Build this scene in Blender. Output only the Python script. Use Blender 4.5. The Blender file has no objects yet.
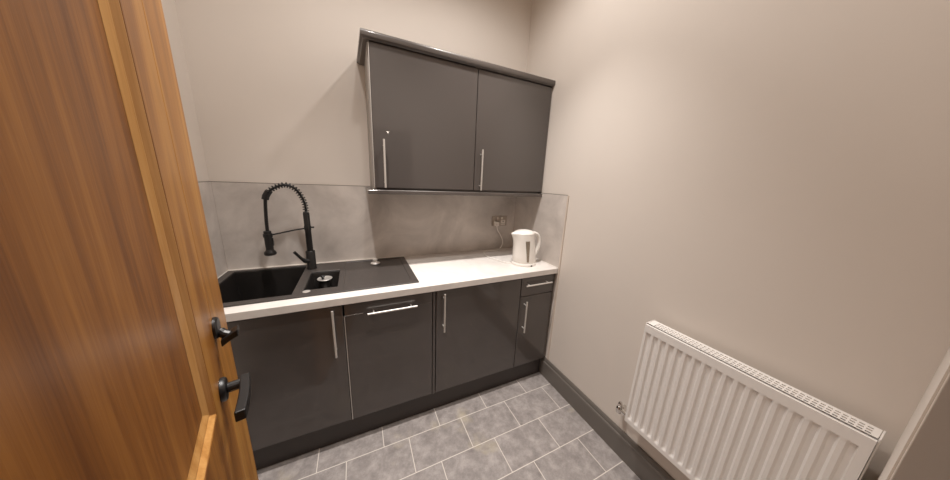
import bpy, bmesh, math, random
from mathutils import Vector, Matrix
random.seed(7)
S = bpy.context.scene
COL = S.collection
PI = math.pi

# ------------------------------------------------------------------ helpers
def lin(r, g, b):
    def f(c):
        c /= 255.0
        return c / 12.92 if c <= .04045 else ((c + .055) / 1.055) ** 2.4
    return (f(r), f(g), f(b), 1)

def box(bm, x0, x1, y0, y1, z0, z1):
    v = [bm.verts.new((x, y, z)) for z in (z0, z1) for y in (y0, y1) for x in (x0, x1)]
    for f in ((0, 2, 3, 1), (4, 5, 7, 6), (0, 1, 5, 4), (2, 6, 7, 3), (0, 4, 6, 2), (1, 3, 7, 5)):
        bm.faces.new([v[i] for i in f])
    return v

def prism(bm, poly, z0, z1):
    a = [bm.verts.new((x, y, z0)) for x, y in poly]
    b = [bm.verts.new((x, y, z1)) for x, y in poly]
    n = len(poly)
    bm.faces.new(a[::-1]); bm.faces.new(b)
    for i in range(n):
        bm.faces.new((a[i], a[(i + 1) % n], b[(i + 1) % n], b[i]))

def grid_solid(bm, xs, ys, filled, z0, z1):
    """plate made of the cells for which filled(i, j) is true: closed mesh with real holes"""
    V = {}
    def vt(i, j, k):
        if (i, j, k) not in V:
            V[i, j, k] = bm.verts.new((xs[i], ys[j], (z0, z1)[k]))
        return V[i, j, k]
    nx, ny = len(xs) - 1, len(ys) - 1
    F = lambda i, j: 0 <= i < nx and 0 <= j < ny and filled(i, j)
    for i in range(nx):
        for j in range(ny):
            if not F(i, j): continue
            bm.faces.new((vt(i, j, 1), vt(i + 1, j, 1), vt(i + 1, j + 1, 1), vt(i, j + 1, 1)))
            bm.faces.new((vt(i, j, 0), vt(i, j + 1, 0), vt(i + 1, j + 1, 0), vt(i + 1, j, 0)))
            if not F(i - 1, j): bm.faces.new((vt(i, j, 0), vt(i, j, 1), vt(i, j + 1, 1), vt(i, j + 1, 0)))
            if not F(i + 1, j): bm.faces.new((vt(i + 1, j, 0), vt(i + 1, j + 1, 0), vt(i + 1, j + 1, 1), vt(i + 1, j, 1)))
            if not F(i, j - 1): bm.faces.new((vt(i, j, 0), vt(i + 1, j, 0), vt(i + 1, j, 1), vt(i, j, 1)))
            if not F(i, j + 1): bm.faces.new((vt(i, j + 1, 0), vt(i, j + 1, 1), vt(i + 1, j + 1, 1), vt(i + 1, j + 1, 0)))

def loft(bm, rings, cap=True, closed=True):
    R = [[bm.verts.new(p) for p in r] for r in rings]
    n = len(R[0])
    for a, b in zip(R, R[1:]):
        for i in range(n if closed else n - 1):
            j = (i + 1) % n
            bm.faces.new((a[i], a[j], b[j], b[i]))
    if cap:
        bm.faces.new(R[0][::-1]); bm.faces.new(R[-1])
    return R

def lathe(bm, prof, c=(0, 0, 0), axis='z', n=28):
    """prof: list of (radius, height) along the axis from c"""
    rings = []
    for r, h in prof:
        ring = []
        for i in range(n):
            a = 2 * PI * i / n
            u, w = max(r, 1e-5) * math.cos(a), max(r, 1e-5) * math.sin(a)
            if axis == 'z': p = (u, w, h)
            elif axis == 'y': p = (w, h, u)
            else: p = (h, u, w)
            ring.append((c[0] + p[0], c[1] + p[1], c[2] + p[2]))
        rings.append(ring)
    loft(bm, rings)

def frames(pts):
    P = [Vector(p) for p in pts]
    T = []
    for i in range(len(P)):
        t = (P[min(i + 1, len(P) - 1)] - P[max(i - 1, 0)]).normalized()
        T.append(t)
    up = Vector((0, 0, 1)) if abs(T[0].z) < .9 else Vector((1, 0, 0))
    N = [(up - T[0] * up.dot(T[0])).normalized()]
    for i in range(1, len(P)):
        n = N[-1] - T[i] * N[-1].dot(T[i])
        N.append(n.normalized())
    return P, T, N

def tube(bm, pts, r, n=12, ry=None):
    P, T, N = frames(pts)
    rings = []
    for i, (p, t, nn) in enumerate(zip(P, T, N)):
        b = t.cross(nn)
        ri = r[i] if isinstance(r, (list, tuple)) else r
        rj = ri if ry is None else (ry[i] if isinstance(ry, (list, tuple)) else ry)
        rings.append([tuple(p + nn * (ri * math.cos(2 * PI * k / n)) + b * (rj * math.sin(2 * PI * k / n))) for k in range(n)])
    loft(bm, rings)

def smooth_path(pts, k=6):
    P = [Vector(p) for p in pts]
    P = [P[0] * 2 - P[1]] + P + [P[-1] * 2 - P[-2]]
    out = []
    for i in range(1, len(P) - 2):
        p0, p1, p2, p3 = P[i - 1:i + 3]
        for s in range(k):
            t = s / k
            out.append(.5 * (2 * p1 + (p2 - p0) * t + (2 * p0 - 5 * p1 + 4 * p2 - p3) * t * t + (3 * p1 - p0 - 3 * p2 + p3) * t ** 3))
    out.append(P[-2])
    return out

def sweep_L(bm, prof, xl, yf, xr, flare=0):
    """moulding swept from the back wall along the left return and along the front: prof = (outward, z)"""
    rings = [[(xl - o - flare, -.001, z) for o, z in prof], [(xl - o, yf - o, z) for o, z in prof], [(xr, yf - o, z) for o, z in prof]]
    loft(bm, rings)

def obj(name, bm, mat, parent=None, bevel=0, smooth=False, origin=None, seg=2):
    bmesh.ops.recalc_face_normals(bm, faces=bm.faces[:])
    off = None
    if parent is not None and origin is None and not parent.get('_local'):
        off = parent.matrix_world_loc if False else Vector(parent['_loc'])
    if origin is not None: off = Vector(origin)
    if off is not None:
        for v in bm.verts: v.co -= off
    me = bpy.data.meshes.new(name)
    bm.to_mesh(me); bm.free()
    o = bpy.data.objects.new(name, me)
    COL.objects.link(o)
    if mat: me.materials.append(mat)
    if parent is not None: o.parent = parent
    elif origin is not None: o.location = origin
    if parent is None: o['_loc'] = list(origin) if origin is not None else [0, 0, 0]
    else: o['_loc'] = list(parent['_loc'])
    if parent is not None and parent.get('_local'): o['_local'] = 1
    if smooth:
        for p in me.polygons: p.use_smooth = True
        try: me.set_sharp_from_angle(angle=math.radians(40))
        except Exception: pass
    if bevel:
        m = o.modifiers.new('edge', 'BEVEL'); m.width = bevel; m.segments = seg; m.limit_method = 'ANGLE'; m.angle_limit = math.radians(35)
        m.harden_normals = False
    return o

def thing(name, label, cat, loc=(0, 0, 0), rotz=0, group=None):
    o = bpy.data.objects.new(name, None); COL.objects.link(o)
    o.location = loc; o.rotation_euler = (0, 0, rotz); o.empty_display_size = .05
    o['label'] = label; o['category'] = cat
    if group: o['group'] = group
    o['_loc'] = list(loc)
    if rotz: o['_local'] = 1
    return o

def tag(o, label, cat, group=None):
    o['label'] = label; o['category'] = cat
    if group: o['group'] = group
    return o

def structure(o):
    o['kind'] = 'structure'
    return o

# ------------------------------------------------------------------ materials
def mat(name, col, rough=.5, metal=0, coat=0, coat_rough=.05, spec=.5):
    m = bpy.data.materials.new(name); m.use_nodes = True
    b = m.node_tree.nodes['Principled BSDF']
    b.inputs['Base Color'].default_value = col
    b.inputs['Roughness'].default_value = rough
    b.inputs['Metallic'].default_value = metal
    b.inputs['Coat Weight'].default_value = coat
    b.inputs['Coat Roughness'].default_value = coat_rough
    b.inputs['Specular IOR Level'].default_value = spec
    return m

def nd(m, t, **kw):
    n = m.node_tree.nodes.new(t)
    for k, v in kw.items():
        if k in n.inputs: n.inputs[k].default_value = v
        else: setattr(n, k, v)
    return n

def lk(m, a, b): m.node_tree.links.new(a, b)
def bsdf(m): return m.node_tree.nodes['Principled BSDF']

def mottled(name, c1, c2, scale, rough, detail=6, lo=.3, hi=.7, stretch=(1, 1, 1), bump=0, bscale=None, distortion=0, **kw):
    m = mat(name, c1, rough, **kw)
    tc = nd(m, 'ShaderNodeTexCoord'); mp = nd(m, 'ShaderNodeMapping'); mp.inputs['Scale'].default_value = stretch
    nz = nd(m, 'ShaderNodeTexNoise', Scale=scale, Detail=detail, Roughness=.6, Distortion=distortion)
    cr = nd(m, 'ShaderNodeValToRGB')
    cr.color_ramp.elements[0].position = lo; cr.color_ramp.elements[0].color = c1
    cr.color_ramp.elements[1].position = hi; cr.color_ramp.elements[1].color = c2
    lk(m, tc.outputs['Object'], mp.inputs['Vector']); lk(m, mp.outputs[0], nz.inputs['Vector'])
    lk(m, nz.outputs['Fac'], cr.inputs[0]); lk(m, cr.outputs[0], bsdf(m).inputs['Base Color'])
    if bump:
        n2 = nd(m, 'ShaderNodeTexNoise', Scale=bscale or scale * 8, Detail=3)
        bp = nd(m, 'ShaderNodeBump', Strength=bump, Distance=.002)
        lk(m, mp.outputs[0], n2.inputs['Vector']); lk(m, n2.outputs['Fac'], bp.inputs['Height']); lk(m, bp.outputs[0], bsdf(m).inputs['Normal'])
    return m

def wood(name, dark, mid, light, seed):
    m = mat(name, mid, .42, coat=.15, coat_rough=.25)
    tc = nd(m, 'ShaderNodeTexCoord'); mp = nd(m, 'ShaderNodeMapping')
    mp.inputs['Location'].default_value = seed; mp.inputs['Scale'].default_value = (9, 9, .75)
    n1 = nd(m, 'ShaderNodeTexNoise', Scale=1.6, Detail=5, Roughness=.55, Distortion=1.4)
    mp2 = nd(m, 'ShaderNodeMapping'); mp2.inputs['Scale'].default_value = (90, 90, 2.2); mp2.inputs['Location'].default_value = seed
    n2 = nd(m, 'ShaderNodeTexNoise', Scale=2.2, Detail=4, Roughness=.7)
    for p in (mp, mp2): lk(m, tc.outputs['Object'], p.inputs['Vector'])
    lk(m, mp.outputs[0], n1.inputs['Vector']); lk(m, mp2.outputs[0], n2.inputs['Vector'])
    mx = nd(m, 'ShaderNodeMix'); mx.data_type = 'FLOAT'; mx.inputs[0].default_value = .3
    lk(m, n1.outputs['Fac'], mx.inputs[2]); lk(m, n2.outputs['Fac'], mx.inputs[3])
    cr = nd(m, 'ShaderNodeValToRGB'); e = cr.color_ramp.elements
    e[0].position = .38; e[0].color = dark; e[1].position = .62; e[1].color = light
    k = e.new(.5); k.color = mid
    lk(m, mx.outputs[0], cr.inputs[0]); lk(m, cr.outputs[0], bsdf(m).inputs['Base Color'])
    bp = nd(m, 'ShaderNodeBump', Strength=.15, Distance=.001)
    lk(m, n2.outputs['Fac'], bp.inputs['Height']); lk(m, bp.outputs[0], bsdf(m).inputs['Normal'])
    return m

M = {}
M['wall'] = mottled('cream_wall_paint', lin(222, 213, 204), lin(226, 217, 208), 1.3, .75, bump=.05, bscale=90)
M['ceiling'] = mottled('ceiling_paint', lin(225, 220, 212), lin(230, 226, 219), 2, .8)
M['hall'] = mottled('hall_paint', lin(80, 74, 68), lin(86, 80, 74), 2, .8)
M['splash'] = mottled('grey_stone_laminate', lin(182, 174, 168), lin(228, 220, 213), 3.2, .38, detail=9, lo=.32, hi=.72, distortion=.5)
M['edge'] = mat('dark_edging', lin(96, 84, 74), .5)
M['bead'] = mat('white_sealant', lin(236, 230, 222), .45)
M['trim'] = mat('cream_edge_trim', lin(214, 202, 190), .4)
M['worktop'] = mottled('white_marble_laminate', lin(218, 212, 207), lin(232, 227, 222), 5, .4, detail=8, lo=.3, hi=.62, distortion=1.2)
M['gloss'] = mat('gloss_charcoal', lin(81, 75, 72), .3, coat=.8, coat_rough=.035)
M['carcass'] = mat('charcoal_board', lin(70, 64, 61), .5)
M['endpanel'] = mat('pale_grey_board', lin(150, 143, 137), .45)
M['moulding'] = mat('charcoal_moulding', lin(88, 81, 77), .35, coat=.5, coat_rough=.08)
M['plinth'] = mat('dark_plinth', lin(66, 60, 57), .45)
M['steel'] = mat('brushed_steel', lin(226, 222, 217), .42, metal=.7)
M['chrome'] = mat('polished_chrome', lin(225, 222, 218), .1, metal=1)
M['sink'] = mottled('black_composite', lin(58, 53, 51), lin(74, 69, 66), 160, .36, detail=2, bump=.1, bscale=300)
M['bowl'] = mottled('black_composite_shaded', lin(30, 27, 26), lin(38, 35, 33), 160, .4, detail=2)  # darker copy of the sink composite: shade inside the bowls painted in
M['black'] = mat('matte_black_metal', lin(20, 18, 18), .42)
M['iron'] = mat('black_iron', lin(22, 20, 20), .4, spec=.6)
M['kettle'] = mat('white_plastic', lin(240, 236, 230), .28)
M['gauge'] = mottled('smoked_gauge', lin(150, 138, 122), lin(120, 108, 95), 12, .2)
M['cord'] = mat('white_cord', lin(240, 236, 230), .45)
M['socketplate'] = mat('brushed_socket_plate', lin(178, 166, 154), .42, metal=.35)
M['socketwhite'] = mat('socket_white', lin(225, 217, 207), .4)
M['dark'] = mat('dark_slot', lin(25, 23, 22), .6)
M['radiator'] = mat('radiator_white', lin(240, 236, 232), .33)
M['convector'] = mat('convector_shade_dark', lin(62, 60, 58), .6)  # dark colour stands in for the shade behind the grille slots
M['skirt'] = mat('grey_gloss_paint', lin(112, 106, 100), .32)
M['oak'] = wood('oak_stile', lin(126, 76, 22), lin(156, 101, 36), lin(180, 125, 54), (0, 0, 0))
M['oak2'] = wood('oak_lipping', lin(140, 88, 28), lin(168, 112, 42), lin(190, 136, 62), (3, 1, .4))
M['oak3'] = wood('oak_panel', lin(112, 64, 16), lin(142, 88, 30), lin(166, 110, 46), (7, 2, 1.1))
M['oakmould'] = wood('oak_moulding', lin(170, 116, 56), lin(190, 138, 76), lin(206, 156, 94), (1, 5, .2))

# floor: rows of grey vinyl tiles, each row shifted by .138 m
RS, TL, R0, PH = .1988, .3285, -.6836, -.2407
def floor_mat():
    m = mat('grey_tile_vinyl', lin(150, 145, 143), .42)
    tc = nd(m, 'ShaderNodeTexCoord'); sp = nd(m, 'ShaderNodeSeparateXYZ'); lk(m, tc.outputs['Object'], sp.inputs[0])
    def mth(op, a, b=None, c=None):
        n = nd(m, 'ShaderNodeMath', operation=op)
        for i, x in enumerate((a, b, c)):
            if x is None: continue
            if isinstance(x, (int, float)): n.inputs[i].default_value = x
            else: lk(m, x, n.inputs[i])
        return n.outputs[0]
    v = mth('DIVIDE', mth('SUBTRACT', R0 + RS, sp.outputs['Y']), RS)     # row index grows towards the room
    row = mth('FLOOR', v); fv = mth('MULTIPLY', mth('SUBTRACT', v, row), RS)
    u = mth('DIVIDE', mth('SUBTRACT', mth('SUBTRACT', sp.outputs['X'], PH), mth('MULTIPLY', row, .138)), TL)
    colm = mth('FLOOR', u); fu = mth('MULTIPLY', mth('SUBTRACT', u, colm), TL)
    du = mth('MINIMUM', fu, mth('SUBTRACT', TL, fu)); dv = mth('MINIMUM', fv, mth('SUBTRACT', RS, fv))
    d = mth('MINIMUM', du, dv)
    mr = nd(m, 'ShaderNodeMapRange', interpolation_type='SMOOTHSTEP'); lk(m, d, mr.inputs['Value'])
    mr.inputs['From Min'].default_value = .0013; mr.inputs['From Max'].default_value = .0028
    cb = nd(m, 'ShaderNodeCombineXYZ'); lk(m, colm, cb.inputs[0]); lk(m, row, cb.inputs[1])
    wn = nd(m, 'ShaderNodeTexWhiteNoise'); wn.noise_dimensions = '3D'; lk(m, cb.outputs[0], wn.inputs['Vector'])
    # offset the marbling per tile
    ad = nd(m, 'ShaderNodeVectorMath', operation='MULTIPLY_ADD'); lk(m, wn.outputs['Color'], ad.inputs[0]); ad.inputs[1].default_value = (20, 20, 20); lk(m, tc.outputs['Object'], ad.inputs[2])
    n1 = nd(m, 'ShaderNodeTexNoise', Scale=15, Detail=10, Roughness=.74, Distortion=.1); lk(m, ad.outputs[0], n1.inputs['Vector'])
    cr = nd(m, 'ShaderNodeValToRGB'); e = cr.color_ramp.elements
    e[0].position = .3; e[0].color = lin(126, 119, 117); e[1].position = .72; e[1].color = lin(186, 178, 175)
    k = e.new(.5); k.color = lin(154, 147, 144)
    lk(m, n1.outputs['Fac'], cr.inputs[0])
    # a few yellowish worn patches
    n2 = nd(m, 'ShaderNodeTexNoise', Scale=3.6, Detail=3, Roughness=.6); lk(m, tc.outputs['Object'], n2.inputs['Vector'])
    r2 = nd(m, 'ShaderNodeMapRange'); lk(m, n2.outputs['Fac'], r2.inputs['Value']); r2.inputs['From Min'].default_value = .60; r2.inputs['From Max'].default_value = .78; r2.inputs['To Max'].default_value = .6
    mx = nd(m, 'ShaderNodeMix'); mx.data_type = 'RGBA'; lk(m, r2.outputs[0], mx.inputs[0]); lk(m, cr.outputs[0], mx.inputs[6]); mx.inputs[7].default_value = lin(205, 192, 158)
    mg = nd(m, 'ShaderNodeMix'); mg.data_type = 'RGBA'; lk(m, mr.outputs[0], mg.inputs[0]); mg.inputs[6].default_value = lin(222, 214, 206); lk(m, mx.outputs[2], mg.inputs[7])
    lk(m, mg.outputs[2], bsdf(m).inputs['Base Color'])
    bp = nd(m, 'ShaderNodeBump', Strength=.25, Distance=.001); lk(m, mr.outputs[0], bp.inputs['Height']); lk(m, bp.outputs[0], bsdf(m).inputs['Normal'])
    return m
M['floor'] = floor_mat()

# ------------------------------------------------------------------ dimensions (metres; back wall y = 0, right wall x = 0)
W = 2.008; CEIL = 3.0; FY = -1.895; HY = -3.4
DX0, DX1, DZ = -1.425, -.64, 2.02         # doorway in the front wall

def new(): return bmesh.new()

# ------------------------------------------------------------------ setting
bm = new(); box(bm, -W - .1, .1, HY - .1, .1, -.05, 0); structure(obj('floor', bm, M['floor']))
bm = new(); box(bm, -W - .1, .1, FY - .12, .1, CEIL, CEIL + .05); structure(obj('ceiling', bm, M['ceiling']))
bm = new(); box(bm, -W - .1, .1, 0, .1, 0, CEIL); structure(obj('wall_back', bm, M['wall']))
bm = new(); box(bm, 0, .1, FY - .12, 0, 0, CEIL); structure(obj('wall_right', bm, M['wall']))
bm = new(); box(bm, -W - .1, -W, FY - .12, 0, 0, CEIL); structure(obj('wall_left', bm, M['wall']))
bm = new()
box(bm, -W, DX0, FY - .12, FY, 0, CEIL); box(bm, DX1, 0, FY - .12, FY, 0, CEIL); box(bm, DX0, DX1, FY - .12, FY, DZ, CEIL)
structure(obj('wall_front', bm, M['wall']))
# the hallway behind the doorway: dim, only seen mirrored in the glossy doors
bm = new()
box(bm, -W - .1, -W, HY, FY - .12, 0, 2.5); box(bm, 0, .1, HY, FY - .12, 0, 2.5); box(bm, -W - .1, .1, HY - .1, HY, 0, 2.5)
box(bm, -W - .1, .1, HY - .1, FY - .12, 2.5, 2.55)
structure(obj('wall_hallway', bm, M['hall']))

def skirting(name, x0, y0, x1, y1, nx, ny):
    prof = [(0, 0), (.018, 0), (.018, .118), (.016, .126), (.011, .131), (.011, .142), (.008, .154), (.004, .16), (0, .16)]
    bm = new()
    loft(bm, [[(x + nx * o, y + ny * o, z) for o, z in prof] for x, y in ((x0, y0), (x1, y1))])
    return structure(obj(name, bm, M['skirt'], bevel=.001))
skirting('baseboard_right', -.0005, -.552, -.0005, FY + .001, -1, 0)
skirting('baseboard_left', -W + .0005, -.552, -W + .0005, FY + .001, 1, 0)

# pale edge strip on the right wall, along the splashback edge and down to the skirting
bm = new(); box(bm, -.009, -.0005, -.6185, -.608, .161, 1.425); structure(obj('trim_1', bm, M['trim'], bevel=.002))
# door lining of the doorway
bm = new()
box(bm, DX0 + .0005, DX0 + .022, FY - .119, FY - .002, 0, DZ - .001); box(bm, DX1 - .022, DX1 - .0005, FY - .119, FY - .002, 0, DZ - .001)
box(bm, DX0 + .023, DX1 - .023, FY - .119, FY - .002, DZ - .022, DZ - .001)
structure(obj('trim_2', bm, M['trim'], bevel=.001))

# ------------------------------------------------------------------ splashbacks
def splash(label, dims, bead):
    o = None
    bm = new(); box(bm, *dims)
    o = tag(obj('splashback', bm, M['splash'], bevel=.0008), label, 'splashback')
    bm = new()
    for b in bead: box(bm, *b)
    obj('sealant_bead', bm, M['bead'], o, bevel=.001)
    bm = new()
    x0, x1, y0, y1 = dims[:4]
    box(bm, x0, x1, y0, y1, ST + .0003, ST + .0028)
    e = obj('edge_strip', bm, M['edge'], o); e['label'] = 'thin dark edging along the top'
    return o
ST = 1.424
splash('wide grey stone-effect splashback panel on the back wall behind sink and socket', (-W + .007, -.007, -.0065, -.0005, .9104, ST), [(-W + .008, -.985, -.013, -.0066, .9106, .9165)])
splash('narrow grey splashback panel on the right wall beside the white kettle', (-.0065, -.0005, -.607, -.0005, .9104, ST), [(-.011, -.0066, -.605, -.014, .9106, .9145)])
splash('narrow grey splashback panel on the left wall at the end of the sink', (-W + .0005, -W + .0065, -.607, -.0005, .9125, ST), [(-W + .0066, -W + .010, -.605, -.014, .9106, .9145)])

# ------------------------------------------------------------------ worktop with a cut-out for the sink
WT, WB, WF = .91, .872, -.607
bm = new()
grid_solid(bm, [-W + .001, -1.975, -1.007, -.001], [WF, -.524, -.05, -.001], lambda i, j: not (i == 1 and j == 1), WB, WT)
tag(obj('worktop', bm, M['worktop'], bevel=.002), 'long white worktop running wall to wall over the dark base units', 'worktop')

# ------------------------------------------------------------------ sink
sk = thing('kitchen_sink', 'black composite bowl-and-a-half sink with drainer set into the worktop', 'sink', (-1.5, -.28, .91))
SX = [-1.992, -1.955, -1.600, -1.557, -1.405, -1.375, -1.027, -.988]
SY = [-.541, -.502, -.468, -.198, -.155, -.06, -.034]
main = lambda i, j: i == 1 and 1 <= j <= 4
half = lambda i, j: i == 3 and j == 2
drn = lambda i, j: i == 5 and 1 <= j <= 4
bm = new()
grid_solid(bm, SX, SY, lambda i, j: not (main(i, j) or half(i, j) or drn(i, j)), .9103, .9175)
rim = obj('rim', bm, M['sink'], sk, bevel=.003, smooth=False, seg=3)
def bowl(bm, x0, x1, y0, y1, z0, z1, t=.006, taper=.018):
    A = [(x0, y0), (x1, y0), (x1, y1), (x0, y1)]
    B = [(x0 + taper, y0 + taper), (x1 - taper, y0 + taper), (x1 - taper, y1 - taper), (x0 + taper, y1 - taper)]
    Ao = [(x0 - t, y0 - t), (x1 + t, y0 - t), (x1 + t, y1 + t), (x0 - t, y1 + t)]
    Bo = [(x0 + taper - t, y0 + taper - t), (x1 - taper + t, y0 + taper - t), (x1 - taper + t, y1 - taper + t), (x0 + taper - t, y1 - taper + t)]
    loops = [([(x, y, z1) for x, y in A]), ([(x, y, z0) for x, y in B]), ([(x, y, z0 - t) for x, y in Bo]), ([(x, y, z1) for x, y in Ao])]
    L = [[bm.verts.new(p) for p in l] for l in loops]
    def band(a, b):
        for i in range(4): bm.faces.new((a[i], a[(i + 1) % 4], b[(i + 1) % 4], b[i]))
    band(L[0], L[1]); bm.faces.new(L[1]); bm.faces.new(L[2]); band(L[2], L[3]); band(L[3], L[0])
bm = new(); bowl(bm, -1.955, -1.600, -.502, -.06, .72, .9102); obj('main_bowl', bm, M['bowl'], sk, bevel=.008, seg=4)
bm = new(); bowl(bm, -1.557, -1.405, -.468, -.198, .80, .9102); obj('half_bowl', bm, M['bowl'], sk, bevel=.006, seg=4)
# drainer: a slightly lower ribbed tray
bm = new()
box(bm, -1.3755, -1.0265, -.5025, -.0595, .9106, .9142)
obj('drainer', bm, M['sink'], sk, bevel=.001)
bm = new(); lathe(bm, [(.0, .8005), (.044, .8005), (.044, .803), (.036, .806), (.03, .804), (.0, .8035)], (-1.478, -.335, 0)); sw = obj('strainer_waste', bm, M['steel'], sk, smooth=True)
bm = new(); lathe(bm, [(.0, .7205), (.045, .7205), (.045, .7235), (.036, .726), (.0, .7245)], (-1.785, -.28, 0)); obj('strainer_waste', bm, M['steel'], sk, smooth=True)
bm = new(); lathe(bm, [(.0, .9179), (.030, .9179), (.031, .920), (.026, .924), (.018, .9265), (.013, .929), (.012, .936), (.0165, .940), (.0155, .947), (.009, .9495), (.0, .95)], (-1.195, -.135, 0)); wk = obj('waste_control', bm, M['steel'], sk, smooth=True); wk['label'] = 'round steel waste knob at the back of the drainer'
bm = new(); lathe(bm, [(.0, .9179), (.017, .9179), (.017, .9195), (.012, .921), (.0, .9213)], (-1.54, -.49, 0)); oc = obj('overflow_cap', bm, M['steel'], sk, smooth=True); oc['label'] = 'small steel cap on the front rim'

# steel basket strainer with a black knob, standing in the half bowl
sb = thing('strainer_basket', 'small round steel strainer basket with black knob standing in the half bowl', 'strainer', (-1.485, -.249, .807))
bm = new(); lathe(bm, [(.0, .8075), (.024, .8075), (.026, .81), (.034, .885), (.0335, .886), (.0, .886)], (-1.485, -.249, 0)); obj('basket', bm, M['bowl'], sb, smooth=True)
bm = new(); lathe(bm, [(.0, .8865), (.0385, .8865), (.040, .8885), (.0385, .8905), (.034, .8895), (.030, .888), (.0, .8876)], (-1.485, -.249, 0), n=32); rr = obj('rim', bm, M['steel'], sb, smooth=True); rr['label'] = 'bright steel rim'
bm = new(); lathe(bm, [(.0, .8879), (.007, .8879), (.0055, .897), (.0105, .901), (.0115, .907), (.008, .911), (.0, .912)], (-1.494, -.257, 0)); obj('knob', bm, M['black'], sb, smooth=True)

# ------------------------------------------------------------------ tap
FX, FYp = -1.562, -.125
tp = thing('kitchen_tap', 'matte black spring-neck kitchen tap standing at the back of the sink', 'tap', (FX, FYp, .918))
bm = new(); lathe(bm, [(.0, .9180), (.026, .9180), (.026, .923), (.0245, .926), (.0245, 1.03), (.022, 1.033), (.0, 1.033)], (FX, FYp, 0)); obj('body', bm, M['black'], tp, smooth=True)
bm = new(); lathe(bm, [(.0, 1.033), (.0165, 1.033), (.0165, 1.16), (.018, 1.163), (.018, 1.185), (.0165, 1.188), (.0165, 1.262), (.014, 1.268), (.0, 1.268)], (FX, FYp, 0)); obj('column', bm, M['black'], tp, smooth=True)
arc = smooth_path([(FX, FYp, 1.262), (FX - .001, FYp, 1.31), (-1.574, -.127, 1.357), (-1.602, -.132, 1.404), (-1.643, -.14, 1.424), (-1.687, -.15, 1.410), (-1.718, -.157, 1.386), (-1.732, -.16, 1.362)], 10)
bm = new(); tube(bm, arc, .0062, 10); obj('hose', bm, M['black'], tp, smooth=True)
# spring coiled round the neck
P, T, N = frames(arc)
L = [0]
for a, b in zip(P, P[1:]): L.append(L[-1] + (b - a).length)
def at(s):
    for i in range(len(L) - 1):
        if s <= L[i + 1]:
            t = (s - L[i]) / (L[i + 1] - L[i]); return P[i].lerp(P[i + 1], t), T[i].lerp(T[i + 1], t).normalized(), N[i].lerp(N[i + 1], t).normalized()
    return P[-1], T[-1], N[-1]
coil = []; turns = 21; ns = turns * 12
for k in range(ns + 1):
    s = L[-1] * k / ns; p, t, n = at(s); b = t.cross(n); a = 2 * PI * turns * k / ns
    coil.append(p + (n * math.cos(a) + b * math.sin(a)) * .0136)
bm = new(); tube(bm, coil, .0024, 6); obj('spring', bm, M['black'], tp, smooth=True)
e = Vector((-1.732, -.16, 1.362))
bm = new(); tube(bm, [Vector((-1.717, -.157, 1.388)), e, e + Vector((-.004, -.001, -.018))], .0165, 14); obj('collar', bm, M['black'], tp, smooth=True)
bm = new(); tube(bm, smooth_path([(-1.735, -.161, 1.352), (-1.740, -.161, 1.30), (-1.745, -.16, 1.23), (-1.747, -.16, 1.165)], 5), .0085, 10); obj('lower_hose', bm, M['black'], tp, smooth=True)
hd = None
bm = new(); lathe(bm, [(.0, 1.170), (.016, 1.170), (.0175, 1.167), (.0178, 1.158), (.0185, 1.10), (.0175, 1.07), (.019, 1.06), (.027, 1.05), (.0285, 1.043), (.0275, 1.034), (.022, 1.031), (.0, 1.031)], (-1.748, -.16, 0)); hd = obj('spray_head', bm, M['black'], tp, smooth=True)
bm = new(); box(bm, -1.733, -1.726, -.167, -.153, 1.085, 1.13); obj('button', bm, M['black'], hd, bevel=.002)
bm = new(); tube(bm, [(-1.549, -.12, 1.176), (FX, FYp, 1.174), (-1.62, -.135, 1.167), (-1.735, -.158, 1.146)], .0042, 8); lathe(bm, [(.0215, 1.136), (.0215, 1.154), (.0187, 1.154), (.0187, 1.136), (.0215, 1.136)], (-1.748, -.16, 0)); lathe(bm, [(.0, -.018), (.005, -.018), (.005, 0), (.0, 0)], (-1.53, -.118, 1.176), 'x', 10); obj('docking_arm', bm, M['black'], tp, smooth=True)
bm = new(); tube(bm, [(FX + .002, FYp - .005, .968), (-1.592, -.150, .978), (-1.605, -.158, .995), (-1.634, -.172, 1.042)], [.017, .013, .0085, .0078], 12); obj('lever', bm, M['black'], tp, smooth=True)

# ------------------------------------------------------------------ base units
def bar(bm, a, b, r=.0053, off=(0, .03, 0), inset=.03):
    """T-bar handle: bar from a to b, two posts running to the door at offset off"""
    A, B = Vector(a), Vector(b); d = (B - A).normalized(); o = Vector(off)
    tube(bm, [A, B], r, 12)
    for q in (A + d * inset, B - d * inset): tube(bm, [q, q + o * 1.0], r * .75, 10)
YF, YB, YD = -.59, -.57, -.568         # door front, door back, carcass front
YH = -.622                             # handle bar axis
def carcass(x0, x1, parent, z0=.155, z1=.871, y0=YD, y1=-.012, back=True, shelf=False):
    bm = new(); t = .018
    box(bm, x0, x0 + t, y0, y1, z0, z1); box(bm, x1 - t, x1, y0, y1, z0, z1)
    box(bm, x0 + t, x1 - t, y0, y1, z0, z0 + t)
    box(bm, x0 + t, x1 - t, y1 - .008, y1, z0 + t, z1)
    box(bm, x0 + t, x1 - t, y0, y0 + .02, z1 - .035, z1)
    return obj('carcass', bm, M['carcass'], parent)
def front(name, x0, x1, z0, z1, parent, h0, h1, yf=YF, yb=YB):
    bm = new(); box(bm, x0, x1, yf, yb, z0, z1)
    d = obj(name, bm, M['gloss'], parent, bevel=.004, seg=4)
    bm = new(); bar(bm, h0, h1, off=(0, yf - h0[1], 0))
    h = obj('handle', bm, M['steel'], d, smooth=True); h['label'] = 'brushed steel bar handle'
    return d
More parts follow.
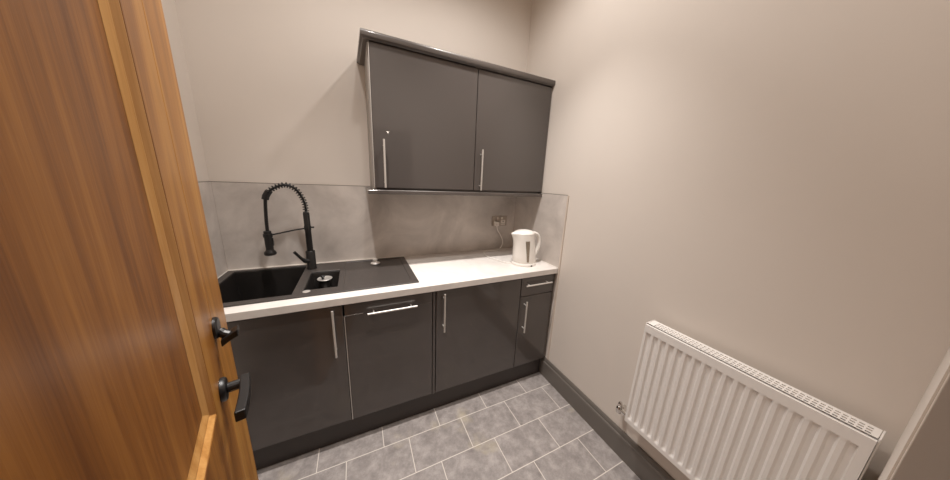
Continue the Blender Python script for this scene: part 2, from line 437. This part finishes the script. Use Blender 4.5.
def edge_trim_glint(d, *dims):
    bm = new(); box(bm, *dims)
    e = obj('edge_trim_glint', bm, M['steel'], d, bevel=.0005); e['label'] = 'thin bright strip: edging on the wall door, painted edge highlight on the dishwasher'

u = thing('sink_cabinet', 'dark gloss base unit under the sink with a vertical steel handle', 'cabinet', (-1.69, -.3, .155))
carcass(-2.003, -1.385, u); front('door', -2.0, -1.3815, .163, .862, u, (-1.424, YH, .855), (-1.424, YH, .60))
u = thing('dishwasher', 'slim built-in dishwasher behind dark gloss front with horizontal steel handle', 'dishwasher', (-1.15, -.3, .155))
bm = new(); box(bm, -1.375, -.925, YD, -.03, .157, .868); obj('body', bm, M['carcass'], u)
bm = new(); box(bm, -1.3745, -.924, YF + .0004, YB, .8026, .862); obj('control_fascia', bm, M['gloss'], u, bevel=.0008)
d = front('door', -1.3745, -.924, .163, .8012, u, (-1.270, YH, .808), (-1.018, YH, .808))
edge_trim_glint(d, -1.3785, -1.3748, YF - .001, YB, .163, .800); edge_trim_glint(d, -1.3745, -1.29, YF - .0005, YB, .8014, .8025)  # bright strips stand in for the highlight along the door's rounded edges
bm = new(); box(bm, -.9195, -.9035, YF + .004, -.1, .157, .868); tag(obj('filler_panel', bm, M['gloss'], bevel=.001), 'narrow dark upright filler strip between dishwasher and wide base unit', 'filler panel')
u = thing('base_cabinet', 'wide dark gloss base unit with one door in the middle of the run', 'cabinet', (-.6, -.3, .155))
carcass(-.898, -.308, u); front('door', -.900, -.3065, .163, .862, u, (-.858, YH, .852), (-.858, YH, .608))
u = thing('drawer_cabinet', 'narrow dark gloss base unit with drawer above door beside the right wall', 'cabinet', (-.15, -.3, .155))
carcass(-.302, -.022, u)
front('drawer', -.3025, -.018, .728, .862, u, (-.283, YH, .817), (-.062, YH, .817)); front('door', -.3025, -.018, .163, .724, u, (-.266, YH, .70), (-.266, YH, .462))
bm = new(); box(bm, -W + .003, -.0195, -.552, -.535, .001, .153); tag(obj('plinth', bm, M['plinth'], bevel=.001), 'long dark kickboard along the floor under the base units', 'plinth')

# ------------------------------------------------------------------ wall unit
u = thing('wall_cabinet', 'dark grey gloss double wall cabinet with cornice hung above the worktop', 'cabinet', (-.6, -.16, 1.42))
X0, X1 = -1.196, -.004
bm = new(); t = .018
box(bm, X1 - t, X1, -.32, -.001, 1.42, 2.152)
for z in (1.42, 1.78, 2.134): box(bm, X0 + t, X1 - t, -.319 if z != 1.78 else -.29, -.001, z, z + t)
box(bm, X0 + t, X1 - t, -.012, -.001, 1.438, 2.134); box(bm, -.587, -.569, -.319, -.012, 1.438, 2.134)
cc = obj('carcass', bm, M['moulding'], u)
bm = new(); box(bm, X0, X0 + t, -.32, -.001, 1.42, 2.152); sp = obj('end_panel', bm, M['endpanel'], u, bevel=.001); sp['label'] = 'paler grey end panel'
WYF, WYB, WYH = -.342, -.322, -.374
def wdoor(x0, x1, hx, z0=1.430, z1=2.1495):
    bm = new(); box(bm, x0, x1, WYF, WYB, z0, z1); d = obj('door', bm, M['gloss'], u, bevel=.005, seg=4)
    bm = new(); bar(bm, (hx, WYH, z0 + .003), (hx, WYH, 1.69), off=(0, WYF - WYH, 0)); h = obj('handle', bm, M['steel'], d, smooth=True); h['label'] = 'brushed steel bar handle'
    return d
d = wdoor(-1.1875, -.5795, -1.135); edge_trim_glint(d, -1.1905, -1.188, WYF + .0005, WYB, 1.43, 2.1495); wdoor(-.5765, -.006, -.538)
bm = new(); sweep_L(bm, [(-.03, 2.1555), (-.03, 2.189), (.009, 2.189), (.0125, 2.1882), (.0151, 2.1862), (.0167, 2.183), (.0175, 2.178), (.0175, 2.161), (.015, 2.158), (.008, 2.1565), (.004, 2.1525), (-.03, 2.1525)], X0 - .0125, -.345, -.002, .012)
obj('cornice', bm, M['moulding'], u, smooth=True)
bm = new(); sweep_L(bm, [(-.06, 1.396), (-.06, 1.4195), (.027, 1.4195), (.030, 1.4165), (.030, 1.399), (.027, 1.396)], X0, -.322, -.002)
obj('pelmet', bm, M['moulding'], u, bevel=.001)

# ------------------------------------------------------------------ kettle
KX, KY, KZ = -.185, -.43, .9105
kt = thing('electric_kettle', 'white plastic jug kettle on its base near the right splashback', 'kettle', (KX, KY, KZ))
base = None
bm = new(); lathe(bm, [(.0, KZ), (.089, KZ), (.091, KZ + .004), (.091, KZ + .014), (.087, KZ + .02), (.0, KZ + .02)], (KX, KY, 0), n=40); base = obj('base', bm, M['kettle'], kt, smooth=True)
bm = new(); box(bm, KX + .0, KX + .012, KY - .0935, KY - .085, KZ + .003, KZ + .011); obj('cord_notch', bm, M['dark'], base)
def kring(z, cx, r, ry, spout=0, n=48):
    out = []
    for i in range(n):
        a = 2 * PI * i / n
        bump = spout * max(0, math.cos(a - PI)) ** 10
        out.append((KX + cx + (r + bump) * math.cos(a), KY + (ry + bump * .0) * math.sin(a), z))
    return out
bm = new()
loft(bm, [kring(KZ + .0205, .003, .084, .08), kring(KZ + .026, .003, .088, .083), kring(KZ + .07, .0, .086, .081), kring(KZ + .12, -.005, .083, .078),
          kring(KZ + .16, -.010, .080, .075, .002), kring(KZ + .19, -.014, .078, .073, .010), kring(KZ + .215, -.016, .077, .072, .022), kring(KZ + .228, -.016, .076, .0715, .030)])
bdy = obj('body', bm, M['kettle'], kt, smooth=True)
bm = new()
loft(bm, [kring(KZ + .2285, -.016, .0765, .072, .031), kring(KZ + .233, -.016, .076, .0715, .030), kring(KZ + .241, -.014, .068, .065, .018), kring(KZ + .249, -.010, .052, .05, .006), kring(KZ + .254, -.006, .028, .028), kring(KZ + .2555, -.004, .006, .006)])
obj('lid', bm, M['kettle'], kt, smooth=True)
hp = smooth_path([(KX + .035, KY - .006, KZ + .232), (KX + .075, KY - .01, KZ + .228), (KX + .102, KY - .014, KZ + .207), (KX + .115, KY - .016, KZ + .160), (KX + .107, KY - .015, KZ + .11), (KX + .094, KY - .01, KZ + .07), (KX + .075, KY - .006, KZ + .045)], 6)
bm = new(); tube(bm, hp, [.012 if i < len(hp) - 8 else .010 for i in range(len(hp))], 14, ry=.017)
obj('handle', bm, M['kettle'], kt, smooth=True)
# water gauge: a strip lying on the curved wall, facing the room
ga = -103 * PI / 180
rows = []
for z, hw in ((KZ + .032, .0075), (KZ + .09, .010), (KZ + .13, .013), (KZ + .165, .0155), (KZ + .185, .016)):
    f = (z - KZ) / .228; cx = .003 - .019 * f; rx = .0885 - .0105 * f + .0009; ry = .0835 - .0105 * f + .0009
    rows.append([(KX + cx + rx * math.cos(ga + s * hw / .08), KY + ry * math.sin(ga + s * hw / .08), z) for s in (-1, -.5, 0, .5, 1)])
bm = new()
outer = [[Vector(p) for p in r] for r in rows]
cen = Vector((KX - .005, KY, 0))
inner = [[p + (cen - Vector((p.x, p.y, 0))).normalized() * .003 for p in r] for r in outer]
rings = [list(o) + list(i)[::-1] for o, i in zip(outer, inner)]
loft(bm, rings)
wg = obj('water_gauge', bm, M['gauge'], bdy, smooth=True); wg['label'] = 'translucent grey water gauge strip'
# cord lies on the worktop, rises to the plug in the socket
cp = [(KX - .085, KY + .03, .9150), (-.305, -.39, .9142), (-.345, -.30, .9142), (-.372, -.215, .9142), (-.362, -.13, .9142), (-.325, -.075, .9142), (-.27, -.06, .914), (-.21, -.07, .918), (-.165, -.06, .932), (-.138, -.045, .965), (-.137, -.036, 1.0), (-.160, -.032, 1.045), (-.188, -.032, 1.085), (-.200, -.036, 1.118), (-.2005, -.037, 1.13)]
bm = new(); tube(bm, smooth_path(cp, 7), .0038, 8)
cd = obj('power_cord', bm, M['cord'], kt, smooth=True)
bm = new()
loft(bm, [[(-.2 + sx * w, y, 1.148 + (-.026 if sz < 0 else .018) * k) for sx, sz in ((-1, -1), (1, -1), (1, 1), (-1, 1))] for y, w, k in ((-.0185, .024, 1), (-.030, .025, 1), (-.042, .019, .85), (-.048, .014, .7))])
obj('plug', bm, M['socketwhite'], cd, bevel=.003)

# ------------------------------------------------------------------ wall socket
so = thing('wall_socket', 'brushed metal double socket on the splashback with a white plug in', 'socket', (-.164, -.0066, 1.162))
bm = new(); box(bm, -.238, -.090, -.0125, -.0068, 1.119, 1.205); obj('plate', bm, M['socketplate'], so, bevel=.0015)
for cx in (-.200, -.128):
    bm = new(); box(bm, cx - .022, cx + .022, -.0145, -.0126, 1.126, 1.170); ins = obj('socket_outlet', bm, M['socketwhite'], so, bevel=.0008)
    bm = new()
    box(bm, cx - .0035, cx + .0035, -.0152, -.0140, 1.153, 1.163)
    for s in (-1, 1): box(bm, cx + s * .011 - .004, cx + s * .011 + .004, -.0152, -.0140, 1.135, 1.139)
    obj('pin_slot', bm, M['dark'], ins)
for cx in (-.186, -.142):
    bm = new(); box(bm, cx - .008, cx + .008, -.0165, -.0126, 1.176, 1.196); obj('switch', bm, M['socketwhite'], so, bevel=.0015)

# ------------------------------------------------------------------ radiator
RY0, RY1, RZ0, RZ1, RX = -1.288, -1.872, .335, .883, -.11
rd = thing('radiator', 'white panel radiator with vertical flutes mounted low on the right wall', 'radiator', (-.07, -1.58, RZ0))
pitch = .0316; cy0 = -1.309
def groove(y):
    k = (cy0 - y) / pitch
    f = abs(k - round(k)) * pitch
    if not (cy0 + .012 > y > RY1 + .02): return 0
    if f <= .0052: return 1
    return max(0, 1 - (f - .0052) / .0055)
ys = [RY0]
k = 0
y = RY0
ylist = sorted(set([RY0, RY1] + [round(cy0 - pitch * i + d, 5) for i in range(19) for d in (-.0107, -.0078, -.0052, 0, .0052, .0078, .0107) if RY0 > cy0 - pitch * i + d > RY1 + .012]), reverse=True)
zl = [RZ0, .352, .3565, .362, .370, .40, .6, .81, .836, .843, .8475, .853, RZ1]
def gz(z):
    if z <= .3566 or z >= .8474: return 0
    if z <= .3621: return .55
    if z >= .8429: return .6
    return 1
bm = new()
G = [[bm.verts.new((RX + .0076 * groove(y) * gz(z), y, z)) for z in zl] for y in ylist]
B = [[bm.verts.new((RX + .0095, y, z)) for z in (RZ0, RZ1)] for y in (RY0, RY1)]
for a, b in zip(G, G[1:]):
    for i in range(len(zl) - 1): bm.faces.new((a[i], a[i + 1], b[i + 1], b[i]))
bm.faces.new([B[0][0], B[0][1], B[1][1], B[1][0]])
bm.faces.new(G[0] + [B[0][1], B[0][0]]); bm.faces.new(G[-1] + [B[1][1], B[1][0]])
bm.faces.new([g[0] for g in G] + [B[1][0], B[0][0]]); bm.faces.new([g[-1] for g in G] + [B[1][1], B[0][1]])
pn = obj('front_panel', bm, M['radiator'], rd, smooth=True)
# top grille with rows of small slots
gx = [-.0965, -.0915, -.0845, -.0765, -.0695, -.0615, -.0545, -.0495, -.0405]
n = 42; st = (RY1 + .012 - (RY0 - .022)) / n
gy = [RY1 + .001]; yy = RY1 + .012
for i in range(n): gy += [yy, yy - st * .72]; yy -= st
gy += [RY0 - .001]
gy = sorted(gy)
bm = new(); grid_solid(bm, gx, gy, lambda i, j: not (i in (1, 3, 5) and j % 2 == 1), RZ1 + .0028, RZ1 + .004)
obj('top_grille', bm, M['radiator'], rd)
for a, b in ((RY0 + .0005, RY0 + .004), (RY1 - .004, RY1 - .0005)):
    bm = new(); box(bm, -.0995, -.038, a, b, RZ0 + .012, RZ1 + .0045); obj('side_panel', bm, M['radiator'], rd, bevel=.0012)
bm = new(); box(bm, -.092, -.0545, RY1 + .01, RY0 - .01, RZ0 + .03, RZ1 - .045); obj('convector', bm, M['convector'], rd)
bm = new(); box(bm, -.054, -.042, RY1, RY0, RZ0 + .002, RZ1 - .012); obj('rear_panel', bm, M['radiator'], rd)
for y in (-1.40, -1.76):
    bm = new(); box(bm, -.0415, -.0002, y - .02, y + .02, .42, .80); obj('wall_bracket', bm, M['radiator'], rd)
# lockshield valve with a short pipe into the wall
bm = new()
lathe(bm, [(.0, .292), (.013, .292), (.0135, .300), (.0155, .302), (.0155, .326), (.0125, .330), (.0, .330)], (-.05, -1.222, 0), n=20)
lathe(bm, [(.0, -1.2925), (.0095, -1.2925), (.0095, -1.258), (.0145, -1.258), (.0145, -1.240), (.009, -1.238), (.009, -1.222), (.0, -1.222)], (-.05, 0, .316), 'y', 18)
lathe(bm, [(.0, -.05), (.0075, -.05), (.0075, -.03), (.0125, -.03), (.0125, -.016), (.0075, -.016), (.0075, -.0008), (.0, -.0008)], (0, -1.222, .312), 'x', 18)
vl = obj('valve', bm, M['chrome'], rd, smooth=True)
bm = new(); lathe(bm, [(.0, .3305), (.010, .3305), (.0115, .336), (.009, .354), (.006, .359), (.0, .359)], (-.05, -1.222, 0), n=18); obj('valve_cap', bm, M['chrome'], vl, smooth=True)

# ------------------------------------------------------------------ oak door, standing open into the room on the left
# local frame: x from the hinge to the free edge, y = away from the visible face, z up
d2 = Vector((-.253, .967)).normalized(); nn = Vector((d2.y, -d2.x))
rose = Vector((-1.5441, -1.3227)); LZ = 1.08
DWID = .762; UR = DWID - .196                     # rose centre along the door
hinge = rose - d2 * UR
ang = math.atan2(d2.y, d2.x)
dr = thing('door_1', 'open oak panelled door with black lever handle at the left foreground', 'door', (hinge.x, hinge.y, 0), ang)
dr['kind'] = 'structure'; dr['_local'] = 1; dr['_loc'] = [0, 0, 0]
# in this frame local +y is to the left of d2, so the visible face (towards nn) is local y = 0 and the leaf goes to y = +.04
T0, T1 = 0.0, .040
ZB, ZT = .006, 1.986
uB, uA = UR - .062, UR - .062 - .068              # moulding on the free-edge side: outer and inner line
zB = 1.079
uj = UR + .045                                     # joint between stile and lipping
def dbox(name, u0, u1, z0, z1, m, y0=T0, y1=T1, bevel=.0012):
    bm = new(); box(bm, u0, u1, y0, y1, z0, z1); return obj(name, bm, M[m], dr, bevel=bevel)
dbox('lipping', uj + .0005, DWID, ZB, ZT, 'oak2', bevel=.003)
dbox('stile', uB, uj, ZB, ZT, 'oak')
dbox('stile', .0, .115, ZB, ZT, 'oak')
uh = .115
dbox('rail', uh + .0004, uB - .0004, zB - .24, zB, 'oak'); dbox('rail', uh + .0004, uB - .0004, ZB, ZB + .22, 'oak'); dbox('rail', uh + .0004, uB - .0004, ZT - .115, ZT, 'oak')
def panel(z0, z1):
    dbox('panel', uh + .001, uB - .001, z0 + .001, z1 - .001, 'oak3', T0 + .0107, T1 - .0107, bevel=0)
    # sloping moulding frame on both faces
    w = .026
    for face in (0, 1):
        f = (lambda d: T0 + d) if face == 0 else (lambda d: T1 - d)
        prof = [(0, .0105), (0, .0005), (.002, .0004), (.0085, .0068), (.011, .0070), (.013, .0064), (.022, .0096), (w, .0105)]
        cs = [(uh + .001, z0 + .001, 1, 1), (uB - .001, z0 + .001, -1, 1), (uB - .001, z1 - .001, -1, -1), (uh + .001, z1 - .001, 1, -1)]
        bm = new()
        rings = [[(u + su * o, f(dd), z + sz * o) for o, dd in prof] for u, z, su, sz in cs]
        R = [[bm.verts.new(p) for p in r] for r in rings]
        n = len(prof)
        for a in range(4):
            A, Bq = R[a], R[(a + 1) % 4]
            for i in range(n):
                bm.faces.new((A[i], A[(i + 1) % n], Bq[(i + 1) % n], Bq[i]))
        obj('moulding', bm, M['oakmould'], dr)
panel(zB, ZT - .115); panel(ZB + .22, zB - .24)
# lever handle on a round rose: neck along -y (out of the face), grip back towards the hinge
def lever(side):
    s = -1 if side == 0 else 1
    y0 = T0 if side == 0 else T1
    bm = new(); lathe(bm, [(.0, 0), (.0225, 0), (.0225, s * .005), (.020, s * .008), (.0, s * .008)], (UR, y0 + s * .0003, LZ), 'y', 28)
    rs = obj('rose', bm, M['iron'], dr, smooth=True)
    bm = new(); tube(bm, [(UR, y0 + s * h, LZ) for h in (.008, .020, .033)], .0095, 14)
    g = [Vector(p) for p in ((UR + .011, y0 + s * .0345, LZ + .002), (UR - .03, y0 + s * .0355, LZ), (UR - .06, y0 + s * .034, LZ - .001), (UR - .090, y0 + s * .031, LZ - .002))]
    loft(bm, [[(p.x, p.y + s * a, p.z + b) for a, b in ((-.0075, -.010), (.0075, -.010), (.0075, .010), (-.0075, .010))] for p in g])
    obj('lever_handle', bm, M['iron'], rs, bevel=.002)
lever(0); lever(1)
# bathroom-type thumb turn above
LK = LZ + .106; UL = UR + .052
bm = new(); lathe(bm, [(.0, 0), (.0215, 0), (.0215, -.004), (.0185, -.007), (.0, -.007)], (UL, T0 - .0003, LK), 'y', 26); rs = obj('lock_rose', bm, M['iron'], dr, smooth=True)
bm = new(); tube(bm, [(UL - .004, -.0065, LK - .006), (UL - .008, -.012, LK - .012), (UL - .012, -.022, LK - .017)], .0085, 12)
loft(bm, [[(UL - .012 + o, y, LK + dz + b) for o, b in ((-.013, -.007), (.013, -.007), (.013, .007), (-.013, .007))] for y, dz in ((-.0085, -.026), (-.02, -.018), (-.035, -.010))])
obj('thumb_turn', bm, M['iron'], rs, bevel=.002)

# ------------------------------------------------------------------ lights: ceiling spots of the room, a lamp in the hallway
def spot(name, loc, power, aim=None, size=2.35, blend=.55, r=.035, col=(1, .95, .905)):
    l = bpy.data.lights.new(name, 'SPOT'); l.energy = power; l.spot_size = size; l.spot_blend = blend; l.shadow_soft_size = r; l.color = col
    o = bpy.data.objects.new(name, l); COL.objects.link(o); o.location = loc
    if aim: o.rotation_euler = (Vector(aim) - Vector(loc)).to_track_quat('-Z', 'Y').to_euler()
    return o
for x, y, p in ((-.60, -.78, 1.0), (-1.10, -1.15, .6), (-1.36, -.80, .75)):
    spot('ceiling_spot', (x, y, 2.93), 10.5 * p, size=2.9, blend=.6)                                 # wide spill of the lamp
    spot('ceiling_spot', (x, y, 2.93), 62 * p, size=1.4, blend=1)              # its hot core
hl = bpy.data.lights.new('hall_lamp', 'POINT'); hl.energy = .5; hl.shadow_soft_size = .018; hl.color = (1, .87, .72)
ho = bpy.data.objects.new('hall_lamp', hl); COL.objects.link(ho); ho.location = (-.80, -3.0, 2.16)
w = bpy.data.worlds.new('World'); S.world = w; w.use_nodes = True
w.node_tree.nodes['Background'].inputs[0].default_value = (.8, .72, .62, 1); w.node_tree.nodes['Background'].inputs[1].default_value = .05

# ------------------------------------------------------------------ camera
yaw, pitch_, roll = (math.radians(a) for a in (25.5538, -13.2019, 2.583))
fw = Vector((math.sin(yaw) * math.cos(pitch_), math.cos(yaw) * math.cos(pitch_), math.sin(pitch_)))
rt = Vector((math.cos(yaw), -math.sin(yaw), 0)); up = rt.cross(fw)
r2 = rt * math.cos(roll) + up * math.sin(roll); u2 = up * math.cos(roll) - rt * math.sin(roll)
cam = bpy.data.cameras.new('camera'); co = bpy.data.objects.new('camera', cam); COL.objects.link(co)
mw = Matrix((r2, u2, -fw)).transposed().to_4x4(); mw.translation = Vector((-1.2881, -1.8848, 1.4908)); co.matrix_world = mw
cam.sensor_fit = 'HORIZONTAL'; cam.sensor_width = 36; cam.lens = 250.4169 / 950 * 36; cam.clip_start = .01
S.camera = co
for o in COL.objects:
    for k in ('_loc', '_local'):
        if k in o: del o[k]
S.view_settings.view_transform = 'Standard'; S.view_settings.look = 'None'; S.view_settings.gamma = 1; S.view_settings.use_curve_mapping = False
S.view_settings.exposure = 0.88
S.cycles.use_denoising = True
S.cycles.max_bounces = 12; S.cycles.diffuse_bounces = 6
